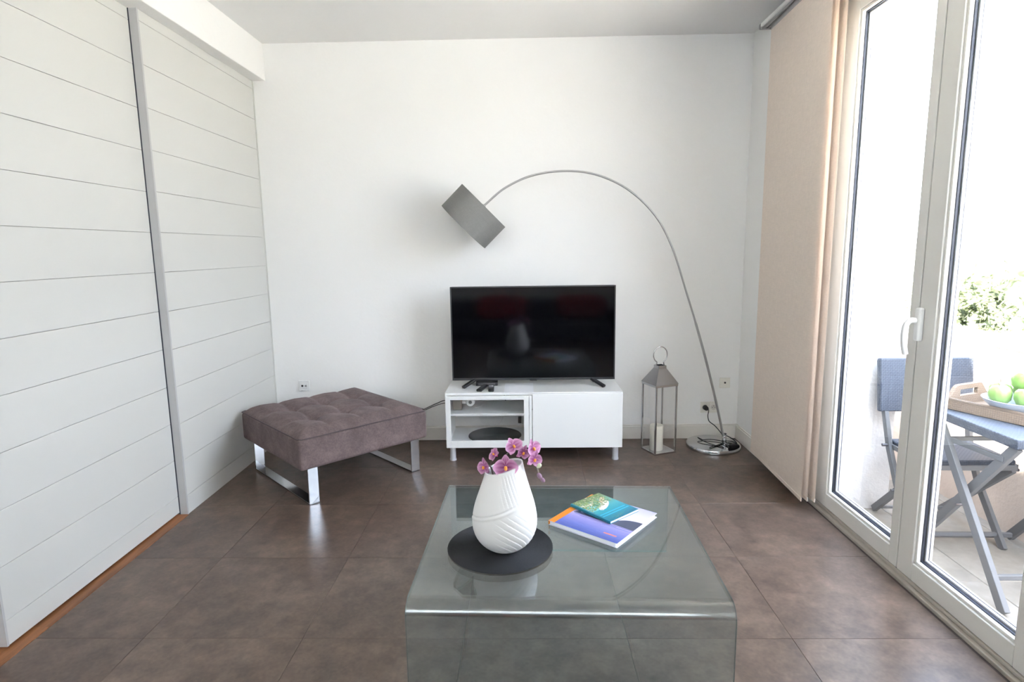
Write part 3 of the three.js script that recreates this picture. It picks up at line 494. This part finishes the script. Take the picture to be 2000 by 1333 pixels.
  for (const [k, lb] of [[0, 'upper black cable between ottoman and television cabinet'], [1, 'lower black cable between ottoman and television cabinet']]) solo('black_cable', lb, 'cable', tube([[-0.52, 0.30 + k * 0.0, -4.335], [-0.60, 0.325 - k * 0.022, -4.34 - k * 0.01], [-0.66, 0.305 - k * 0.016, -4.345 - k * 0.01], [-0.74, 0.268 - k * 0.012, -4.35 - k * 0.01], [-0.85, 0.21 - k * 0.012, -4.355 - k * 0.01], [-0.95 - k * 0.02, 0.10, -4.36 - k * 0.01], [-1.0 - k * 0.03, 0.012, -4.36 - k * 0.01]], 0.003, 50, 8), M.blackMatte);
}

// ---------------------------------------------------------------- wall sockets
const hole = S(lin(0.03, 0.03, 0.03), 0.7);
const disc = (r, h, x, y, z) => { const g = cyl(r, r, h, 0, 0, 0, 24); g.rotateX(Math.PI / 2); g.translate(x, y, z); return g; };
{
  const a = thing('wall_socket', 'white aerial socket on the wall above the ottoman', 'socket', [-1.683, 0.437, ZB]);
  mesh('plate', rbox(0.082, 0.082, 0.012, 0, 0, 0.006, 0.004), M.white, a); mesh('insert', rbox(0.06, 0.046, 0.004, 0, 0, 0.013, 0.002), M.white, a);
  mesh('aerial_port', disc(0.008, 0.003, -0.012, 0, 0.0155), hole, a); mesh('aerial_port', disc(0.0075, 0.004, 0.014, 0, 0.0155), M.brushed, a);
  const b = thing('wall_socket', 'cream aerial socket high beside the lamp pole', 'socket', [1.496, 0.430, ZB]);
  mesh('plate', rbox(0.078, 0.078, 0.012, 0, 0, 0.006, 0.004), M.ivory, b); mesh('aerial_port', disc(0.007, 0.004, 0, 0.002, 0.013), hole, b);
  const c = thing('wall_socket', 'cream double power socket low beside the floor lamp', 'socket', [1.385, 0.243, ZB]);
  for (const x of [-0.033, 0.033]) { const p = mesh('plate', rbox(0.064, 0.084, 0.012, x, 0, 0.006, 0.003), M.ivory, c); mesh('well', disc(0.021, 0.002, x, 0, 0.0125), S(lin(0.66, 0.63, 0.56), 0.5), p); for (const [hx, hy] of [[-0.009, 0], [0.009, 0], [0, 0.011]]) mesh('pin_hole', disc(0.0028, 0.002, x + hx, hy, 0.0136), hole, p); }
}

// ---------------------------------------------------------------- arc floor lamp
{
  const l = thing('floor_lamp', 'chrome arc floor lamp with grey drum shade', 'lamp', [1.36, 0, -4.185]);
  const wx = (p) => V(p[0] - 1.36, p[1], p[2] + 4.185);
  mesh('base', lathe([[0, 0.0005], [0.186, 0.0005], [0.19, 0.004], [0.19, 0.026], [0.187, 0.031], [0, 0.033]], 96), M.steel, l);
  mesh('collar', lathe([[0, 0.03], [0.016, 0.03], [0.016, 0.07], [0.012, 0.085], [0, 0.085]], 24, 0.080, 0, 0.0), M.steel, l);
  const pts = [[1.440, 0.05, -4.19], [1.418, 0.140, -4.185], [1.371, 0.325, -4.18], [1.267, 0.698, -4.172], [1.128, 1.134, -4.17], [1.013, 1.46, -4.17], [0.902, 1.655, -4.17], [0.725, 1.825, -4.17], [0.517, 1.929, -4.17], [0.308, 1.963, -4.17], [0.064, 1.937, -4.17], [-0.128, 1.855, -4.17], [-0.268, 1.744, -4.17]].map(wx);
  const curve = new THREE.CatmullRomCurve3(pts, false, 'centripetal');
  const N = 160, R = 10, pos = [], idx = [], fr = curve.computeFrenetFrames(N, false);
  for (let i = 0; i <= N; i++) { const u = i / N, p = curve.getPointAt(u), r = u < 0.30 ? 0.0085 : u < 0.62 ? 0.0065 : 0.0072; for (let k = 0; k <= R; k++) { const a = k / R * 2 * Math.PI, q = p.clone().addScaledVector(fr.normals[i], r * Math.cos(a)).addScaledVector(fr.binormals[i], r * Math.sin(a)); pos.push(q.x, q.y, q.z); } }
  for (let i = 0; i < N; i++) for (let k = 0; k < R; k++) { const a = i * (R + 1) + k, b = a + 1, c = a + R + 1, d = c + 1; idx.push(a, b, c, b, d, c); }
  const g = new THREE.BufferGeometry(); g.setAttribute('position', new THREE.Float32BufferAttribute(pos, 3)); g.setIndex(idx); g.computeVertexNormals();
  mesh('pole', g, M.brushed, l);
  const ax = V(-0.712, -0.702, 0).normalize(), c0 = wx([-0.3435, 1.670, -4.17]), q = new THREE.Quaternion().setFromUnitVectors(V(0, 1, 0), ax);
  const put = (m) => { m.quaternion.copy(q); m.position.copy(c0); return m; };
  const sh = put(mesh('lamp_shade', lathe([[0.2045, -0.101], [0.206, -0.101], [0.206, 0.101], [0.2045, 0.101]], 80), M.shade, l)); sh.userData.label = 'grey fabric drum shade';
  mesh('lining', lathe([[0.2035, 0.100], [0.2035, -0.100]], 80), M.shadeIn, sh);
  mesh('diffuser', lathe([[0, 0.075], [0.203, 0.075], [0.203, 0.078], [0, 0.078]], 80), M.shadeIn, sh);
  mesh('spider', merge([0, 1, 2].map((k) => { const a = k * 2.094; return bar([0, -0.094, 0], [0.203 * Math.cos(a), -0.094, 0.203 * Math.sin(a)], 0.004, 0.004); }).concat([cyl(0.014, 0.014, 0.09, 0, -0.06, 0, 16)])), M.brushed, sh);
  // flex with plug and foot switch
  const y = 0.0365;
  mesh('cord', tube([[1.366, 0.243, -4.345], [1.366, 0.225, -4.335], [1.362, 0.190, -4.335], [1.372, 0.150, -4.33], [1.41, 0.120, -4.31], [1.445, 0.075, -4.27], [1.452, 0.045, -4.23], [1.43, y, -4.17], [1.37, y, -4.12], [1.30, y, -4.07]].map(wx), 0.0032, 90, 8), M.blackMatte, l);
  mesh('cord', tube([[1.30, y, -4.24], [1.27, y + 0.012, -4.26], [1.285, y + 0.008, -4.20], [1.34, y, -4.13], [1.40, y, -4.07]].map(wx), 0.0032, 60, 8), M.blackMatte, l);
  mesh('cord', tube([[1.30, y, -4.24], [1.36, y + 0.004, -4.235], [1.42, y + 0.004, -4.20], [1.49, y, -4.12], [1.52, y + 0.002, -4.16], [1.51, y + 0.01, -4.24], [1.46, y + 0.035, -4.26], [1.47, y + 0.045, -4.24], [1.44, y + 0.02, -4.215], [1.42, y + 0.004, -4.16], [1.46, y, -4.10], [1.51, y, -4.12], [1.50, y + 0.004, -4.19], [1.43, y + 0.003, -4.18], [1.435, y, -4.09], [1.45, y, -4.075]].map(wx), 0.0032, 140, 8), M.blackMatte, l);
  mesh('foot_switch', rbox(0.075, 0.024, 0.034, 0.110, 0.0445, 0.115, 0.010, 3), M.blackMatte, l);
  mesh('plug', (() => { const p = cyl(0.019, 0.016, 0.036, 0, 0, 0, 20); p.rotateX(Math.PI / 2); p.translate(1.354 - 1.36, 0.243, ZB + 0.013 + 0.018 + 4.185); return p; })(), M.blackMatte, l);
}

// ---------------------------------------------------------------- lantern and candle
{
  const L = thing('lantern', 'tall polished steel and glass floor lantern beside cabinet', 'lantern', [0.948, 0, -4.120], 22 * RAD), a = 0.083, h = 0.492;
  mesh('base', rbox(2 * a + 0.012, 0.012, 2 * a + 0.012, 0, 0.006, 0, 0.002), M.steel, L);
  for (const sx of [-1, 1]) for (const sz of [-1, 1]) mesh('post', rbox(0.011, h - 0.012, 0.011, sx * a, 0.012 + (h - 0.012) / 2, sz * a, 0.0015), M.steel, L);
  mesh('top_frame', merge([rbox(2 * a + 0.016, 0.016, 0.014, 0, h, a, 0.002), rbox(2 * a + 0.016, 0.016, 0.014, 0, h, -a, 0.002), rbox(0.014, 0.016, 2 * a, a, h, 0, 0.002), rbox(0.014, 0.016, 2 * a, -a, h, 0, 0.002)]), M.steel, L);
  const roof = new THREE.CylinderGeometry(0.031 * Math.SQRT2, (a + 0.010) * Math.SQRT2, 0.105, 4, 1); roof.rotateY(Math.PI / 4); roof.translate(0, h + 0.008 + 0.0525, 0);
  mesh('roof', toCreasedNormals(roof, 0.4), M.brushed, L);
  mesh('neck', merge([rbox(0.062, 0.022, 0.003, 0, h + 0.122, 0.030, 0.001), rbox(0.062, 0.022, 0.003, 0, h + 0.122, -0.030, 0.001), rbox(0.003, 0.022, 0.06, 0.030, h + 0.122, 0, 0.001), rbox(0.003, 0.022, 0.06, -0.030, h + 0.122, 0, 0.001)]), M.steel, L);
  const hp = []; for (let i = 0; i <= 20; i++) { const t = i / 20, ang = (-60 + 300 * t) * RAD; hp.push(V(0.050 * Math.cos(ang) * (1 - 0.0), h + 0.205 + 0.058 * Math.sin(ang), 0)); }
  const hg = tube([V(0.031, h + 0.125, 0), ...hp, V(-0.031, h + 0.125, 0)], 0.0042, 90, 10); hg.rotateY(-12 * RAD); mesh('handle', hg, M.steel, L);
  for (const [x, z, ry] of [[0, a, 0], [0, -a, 0], [a, 0, 1], [-a, 0, 1]]) mesh('pane', ry ? pbox(0.0004, h - 0.026, 2 * a - 0.010, x, 0.012 + (h - 0.02) / 2, z) : pbox(2 * a - 0.010, h - 0.026, 0.0004, x, 0.012 + (h - 0.02) / 2, z), M.glass, L);
  const c = thing('pillar_candle', 'cream pillar candle standing inside the lantern', 'candle', [0.932, 0.0125, -4.112]);
  mesh('wax', lathe([[0, 0], [0.045, 0], [0.047, 0.003], [0.047, 0.176], [0.044, 0.180], [0.025, 0.176], [0, 0.175]], 40), M.candle, c); mesh('wick', cyl(0.0012, 0.0012, 0.016, 0, 0.182, 0, 8), M.blackMatte, c);
}

// ---------------------------------------------------------------- sofa behind the viewpoint (mirrored in the television)
{
  const navy = S(lin(0.020, 0.022, 0.034), 0.9), red = S(lin(0.46, 0.012, 0.022), 0.8);
  const s = thing('sofa', 'dark navy sofa opposite the television, seen in its reflection', 'sofa', [0.04, 0, 1.30]);
  mesh('seat_base', rbox(2.7, 0.15, 0.92, 0, 0.135, 0, 0.03, 3), navy, s); mesh('backrest', rbox(2.7, 0.42, 0.22, 0, 0.42, 0.42, 0.06, 3), navy, s);
  for (const x of [-1.44, 1.44]) mesh('armrest', rbox(0.18, 0.38, 0.92, x, 0.25, 0, 0.05, 3), navy, s);
  for (const x of [-0.67, 0.67]) mesh('seat_cushion', rbox(1.32, 0.10, 0.74, x, 0.255, -0.08, 0.04, 3), navy, s);
  for (const x of [-1.3, 1.3]) for (const z of [-0.38, 0.38]) mesh('leg', cyl(0.025, 0.03, 0.06, x, 0.03, z, 16), M.blackMatte, s);
  for (const [x, lb] of [[-0.38, 'red sofa cushion nearer the plank wall'], [0.92, 'red sofa cushion nearer the balcony']]) { const g = new THREE.SphereGeometry(1, 32, 20); const p = g.attributes.position; for (let i = 0; i < p.count; i++) { const f = (v) => Math.sign(v) * Math.pow(Math.abs(v), 0.45); p.setXYZ(i, f(p.getX(i)) * 0.40, f(p.getY(i)) * 0.20, p.getZ(i) * 0.075); } g.computeVertexNormals(); g.rotateX(-0.2); solo('cushion', lb, 'cushion', g, red, [x, 0.512, 1.470], 0, { group: 'red sofa cushions' }); }
}
console.log('interior done');
// ---------------------------------------------------------------- balcony
const BY = -0.03;
{
  const f = thing('floor_001', 'pale stone tiled floor of the balcony', 'floor', [0, 0, 0], 0, ST);
  mesh('slab', span(1.70, 2.70, -0.30, BY - 0.006, -3.75, 3.2), M.stone, f);
  const vs = []; for (let k = 0; k < 5; k++) vs.push(uvm(chamfer(0.398, 0.02, 0.398, 0.002), 1, rnd() * 5, rnd() * 5));
  for (let i = 0; i < 3; i++) for (let j = 0; j < 16; j++) { const t = mesh('tile', vs[Math.floor(rnd() * 5)], M.stone, f); t.position.set(1.80 + i * 0.4, BY - 0.01, -3.46 + j * 0.4); }
  solo('wall_facade', 'white rendered pier ending the balcony beside the door', 'wall', merge([span(1.702, 2.032, BY, 3.05, -3.48, -3.212), span(1.86, 2.032, BY, 3.05, -4.2, -3.48)]), M.stucco, [0, 0, 0], 0, ST);
  // parapet: solid masonry, rounded into the far end
  solo('balcony_parapet', 'peach rendered parapet wall enclosing the balcony', 'parapet', merge([span(2.46, 2.66, -0.30, 0.90, -3.62, 3.2), span(2.03, 2.66, -0.30, 0.90, -3.82, -3.62), span(2.455, 2.69, 0.90, 0.935, -3.62, 3.2, 0.006), span(2.03, 2.69, 0.90, 0.935, -3.85, -3.615, 0.006)]), M.stuccoPeach, [0, 0, 0], 0, ST);
  solo('wall_outer', 'rendered outer face of the building beyond the balcony', 'wall', merge([span(1.86, 1.90, BY, 3.05, DZ1, 2.2), span(1.86, 1.90, DTOP, 3.05, -3.212, DZ1)]), M.stucco, [0, 0, 0], 0, ST);
}
{ // folding bistro chair
  const c = thing('folding_chair', 'grey rattan folding chair against the balcony pier', 'chair');
  const X0 = 1.925, X1 = 2.345, up = V(0, 1, 0);
  const mkPost = (x, xf, xt) => merge([bar([xt, 0.83, -3.165], [xt + (x - xt) * 0.6, 0.56, -3.125], 0.022, 0.034, V(0, 0, 1)), bar([xt + (x - xt) * 0.6, 0.565, -3.126], [x, 0.37, -3.085], 0.022, 0.034, V(0, 0, 1)), bar([x, 0.375, -3.087], [x - 0.004, 0.20, -2.99], 0.022, 0.034, V(0, 0, 1)), bar([x - 0.004, 0.205, -2.993], [xf, BY, -2.735], 0.022, 0.034, V(0, 0, 1))]);
  mesh('leg', mkPost(X0 + 0.012, 1.905, 1.900), M.frameGrey, c); mesh('leg', mkPost(X1 + 0.012, 2.305, 2.368), M.frameGrey, c);
  mesh('leg', bar([1.945, BY + 0.008, -3.19], [1.955, 0.37, -2.80], 0.022, 0.036, V(0, 0, 1)), M.frameGrey, c); mesh('leg', bar([2.300, BY + 0.008, -3.175], [2.325, 0.37, -2.76], 0.022, 0.036, V(0, 0, 1)), M.frameGrey, c);
  mesh('stretcher', bar([1.95, BY + 0.035, -3.15], [2.30, BY + 0.035, -3.14], 0.014, 0.014), M.frameGrey, c); mesh('stretcher', bar([1.908, BY + 0.055, -2.80], [2.306, BY + 0.055, -2.79], 0.016, 0.02), M.frameGrey, c);
  const back = rbox(0.490, 0.285, 0.034, 0, 0, 0, 0.008); back.rotateX(-0.13); back.translate(2.132, 0.700, -3.142); mesh('backrest', back, M.rattanGrey, c);
  const seat = rbox(0.40, 0.030, 0.345, 2.150, 0.395, -2.945, 0.010); mesh('seat', seat, M.rattanGrey, c);
  mesh('seat_frame', merge([bar([1.955, 0.375, -2.78], [2.345, 0.375, -2.765], 0.02, 0.026), bar([1.95, 0.378, -3.10], [1.955, 0.378, -2.78], 0.02, 0.026), bar([2.35, 0.378, -3.10], [2.345, 0.378, -2.765], 0.02, 0.026)]), M.frameGrey, c);
  for (const [x, y, z] of [[1.918, 0.385, -3.085], [1.92, 0.17, -2.985], [2.34, 0.17, -2.985], [2.335, 0.365, -2.765]]) { const g = cyl(0.008, 0.008, 0.04, 0, 0, 0, 12); g.rotateZ(Math.PI / 2); g.translate(x, y, z); mesh('bolt', g, M.darkMetal, c); }
}
{ // folding table
  const t = thing('folding_table', 'grey rattan folding table holding the wicker tray', 'table'), x0 = 1.952, x1 = 2.452, z0 = -2.805, z1 = -2.312, y = 0.664;
  mesh('tabletop', rbox(x1 - x0, 0.042, z1 - z0, (x0 + x1) / 2, y - 0.021, (z0 + z1) / 2, 0.008), M.rattanGrey, t);
  for (const [xa, xb] of [[1.972, 1.985], [2.425, 2.420]]) mesh('leg', bar([xa, BY + 0.008, -2.855], [xb, y - 0.04, -2.345], 0.024, 0.040, V(0, 0, 1)), M.frameGrey, t);
  for (const [xa, xb] of [[1.900, 1.958], [2.440, 2.440]]) mesh('leg', bar([xa, BY + 0.008, -2.215], [xb, y - 0.04, -2.765], 0.024, 0.040, V(0, 0, 1)), M.frameGrey, t);
  mesh('stretcher', bar([1.975, BY + 0.030, -2.835], [2.425, BY + 0.030, -2.83], 0.018, 0.022), M.frameGrey, t);
  mesh('stretcher', bar([1.913, BY + 0.115, -2.300], [2.44, BY + 0.115, -2.30], 0.018, 0.022), M.frameGrey, t);
  mesh('stretcher', bar([1.955, 0.545, -2.70], [2.43, 0.545, -2.70], 0.016, 0.020), M.frameGrey, t);
  mesh('support_rail', bar([1.962, 0.545, -2.735], [1.972, 0.555, -2.39], 0.014, 0.022), M.frameGrey, t);
  for (const [x, yy, z] of [[1.945, 0.285, -2.56], [1.95, 0.55, -2.715]]) { const g = cyl(0.008, 0.008, 0.05, 0, 0, 0, 12); g.rotateZ(Math.PI / 2); g.translate(x, yy, z); mesh('bolt', g, M.darkMetal, t); }
}
const TY = 0.6645;
{ // tray, bowl and apples
  const t = thing('wicker_tray', 'brown wicker tray with cut-out handles on the balcony table', 'tray', [2.226, TY, -2.628], 23 * RAD), hx = 0.142, hz = 0.235, wt = 0.014, wh = 0.048;
  mesh('base', rbox(2 * hx, 0.010, 2 * hz, 0, 0.0055, 0, 0.003), M.wicker, t);
  for (const s of [-1, 1]) { mesh('side_wall', rbox(wt, wh, 2 * hz, s * hx, wh / 2 + 0.001, 0, 0.005), M.wicker, t); }
  for (const s of [-1, 1]) { const sh = new THREE.Shape(); sh.moveTo(-hx, 0); sh.lineTo(hx, 0); sh.lineTo(hx, wh); sh.lineTo(0.100, 0.095); sh.quadraticCurveTo(0.09, 0.104, 0.075, 0.105); sh.lineTo(-0.075, 0.105); sh.quadraticCurveTo(-0.09, 0.104, -0.100, 0.095); sh.lineTo(-hx, wh); sh.closePath();
    const h = new THREE.Path(); h.moveTo(-0.065, 0.052); h.lineTo(-0.065, 0.084); h.lineTo(0.065, 0.084); h.lineTo(0.065, 0.052); h.closePath(); sh.holes.push(h);
    const g = new THREE.ExtrudeGeometry(sh, { depth: wt, bevelEnabled: true, bevelSize: 0.002, bevelThickness: 0.002, bevelSegments: 1, curveSegments: 6 }); g.translate(0, 0.003, s * hz - wt / 2); mesh('handle_panel', uvm(g), M.wicker, t); }
  for (const s of [-1, 1]) mesh('rim', tube([[s * hx, wh, -hz], [s * hx, wh + 0.002, 0], [s * hx, wh, hz]], 0.0085, 20, 8), M.wicker, t);
  solo('fruit_bowl', 'shallow pale blue bowl of apples on the wicker tray', 'bowl', lathe([[0, 0.0], [0.055, 0.0], [0.06, 0.004], [0.092, 0.026], [0.126, 0.060], [0.1345, 0.074], [0.132, 0.075], [0.122, 0.062], [0.090, 0.031], [0.055, 0.010], [0, 0.009]], 64), M.bowl, [2.200, TY + 0.011, -2.625]);
  const ap = lathe([[0, 0.018], [0.010, 0.0], [0.022, -0.003], [0.036, 0.010], [0.0435, 0.034], [0.0435, 0.048], [0.038, 0.066], [0.025, 0.077], [0.012, 0.077], [0.004, 0.070], [0, 0.067]].map(([r, h]) => [r, h]), 36);
  const BX = 2.200, BZ = -2.625, ring = ['green apple on the door side of the bowl', 'green apple on the chair side of the bowl', 'green apple between parapet and chair in the bowl', 'green apple on the parapet side of the bowl, toward the camera', 'green apple at the near end of the bowl'];
  const apples = ring.map((lb, k) => [lb, BX + 0.0765 * Math.cos((180 + 72 * k) * RAD), TY + 0.070, BZ + 0.0765 * Math.sin((180 + 72 * k) * RAD), 0.1 * (k - 2)]).concat([['topmost green apple resting on the others in the bowl', BX + 0.008, TY + 0.132, BZ - 0.006, -0.2]]);
  for (const [lb, x, y, z, tilt] of apples) { const a = thing('apple', lb, 'apple', [x, y, z], rnd() * 6, { group: 'green apples in the bowl' }); const m = mesh('flesh', ap, M.apple, a); const st = mesh('stem', tube([[0, 0.066, 0], [0.001, 0.078, 0.001], [0.005, 0.088, 0.002]], 0.0016, 8, 6), M.appleStem, a); a.rotation.z = tilt; }
}
// ---------------------------------------------------------------- garden beyond the balcony
{
  const ground = S(lin(0.52, 0.51, 0.47), 1);
  solo('ground_garden', 'sunlit dry garden ground below the balcony', 'ground', span(3, 90, -7.4, -7.0, -70, 40), ground, [0, 0, 0], 0, ST);
  const trunkMat = S(lin(0.20, 0.15, 0.11), 0.9), leafA = P(lin(0.55, 0.64, 0.44), 0.7, { transmission: 0.45, thickness: 0, side: THREE.DoubleSide }), leafB = P(lin(0.58, 0.65, 0.45), 0.7, { transmission: 0.45, thickness: 0, side: THREE.DoubleSide });
  const tree = (label, x, y, z, rx, ry, n, size, mat) => {
    const t = thing('garden_tree', label, 'tree', [x, -7, z]); mesh('trunk', tube([[0, 0, 0], [0.1, (y + 7) * 0.5, 0.05], [0, y + 7 - ry * 0.3, 0]], 0.16, 12, 8), trunkMat, t);
    const pos = [], nor = [];
    for (let i = 0; i < n; i++) { const a = rnd() * 6.283, b = Math.acos(rr(-1, 1)), k = Math.pow(rnd(), 0.4) * (0.75 + 0.35 * Math.sin(a * 3 + b * 4)); const c = V(Math.sin(b) * Math.cos(a) * rx * k, y + 7 + Math.cos(b) * ry * k, Math.sin(b) * Math.sin(a) * rx * k);
      const d = V(rr(-1, 1), rr(-0.6, 0.6), rr(-1, 1)).normalize(), e = V(rr(-1, 1), rr(-1, 1), rr(-1, 1)).cross(d).normalize(), L = size * rr(0.7, 1.3);
      const p = [c, c.clone().addScaledVector(d, L * 0.5).addScaledVector(e, L * 0.22), c.clone().addScaledVector(d, L), c.clone().addScaledVector(d, L * 0.5).addScaledVector(e, -L * 0.22)]; const nn = d.clone().cross(e);
      for (const q of [0, 1, 2, 0, 2, 3]) { pos.push(p[q].x, p[q].y, p[q].z); nor.push(nn.x, nn.y, nn.z); } }
    const g = new THREE.BufferGeometry(); g.setAttribute('position', new THREE.Float32BufferAttribute(pos, 3)); g.setAttribute('normal', new THREE.Float32BufferAttribute(nor, 3)); mesh('crown', g, mat, t);
  };
  tree('pale leafy tree rising beyond the parapet, the taller one', 11.5, 0.9, -11.5, 2.4, 2.1, 1500, 0.24, leafA);
  tree('pale rounded shrub tree just beyond the parapet', 8.2, -0.9, -7.2, 1.9, 1.6, 1600, 0.20, leafB);
  tree('distant pale tree standing past the balcony pier', 12.5, -0.6, -17, 2.4, 2.2, 1500, 0.28, leafB);
  const pt = thing('palm_tree', 'young palm with drooping fronds beyond the parapet', 'palm', [5.0, -7, -4.6]);
  mesh('trunk', tube([[0, 0, 0], [0.05, 3.2, 0.05], [0, 6.6, 0]], 0.12, 16, 8), trunkMat, pt);
  for (let k = 0; k < 14; k++) { const az = k * 2.4, el = 0.2 + 0.5 * ((k * 7) % 5) / 5, pos = [], nor = [], L = 1.25;
    for (let i = 1; i < 34; i++) { const s = i / 34, r = L * s * Math.cos(el * (1 - s)), h = L * (Math.sin(el) * s * 1.5 - 0.85 * s * s), w = 0.26 * Math.sin(Math.PI * Math.min(1, s * 0.9 + 0.1)); for (const sd of [-1, 1]) { const p0 = [r, h, 0], p1 = [r + 0.022, h - 0.004, 0], p2 = [r + w * 0.7, h - w * 0.35, sd * w]; const tr = [p0, p1, p2].map(([a, b, c]) => V(a * Math.cos(az) - c * Math.sin(az), 6.6 + b, a * Math.sin(az) + c * Math.cos(az))); const nn = tr[1].clone().sub(tr[0]).cross(tr[2].clone().sub(tr[0])).normalize(); for (const q of tr) { pos.push(q.x, q.y, q.z); nor.push(nn.x, nn.y, nn.z); } } }
    const g = new THREE.BufferGeometry(); g.setAttribute('position', new THREE.Float32BufferAttribute(pos, 3)); g.setAttribute('normal', new THREE.Float32BufferAttribute(nor, 3)); mesh('frond', g, leafA, pt); }
}
renderer.render(scene, camera);
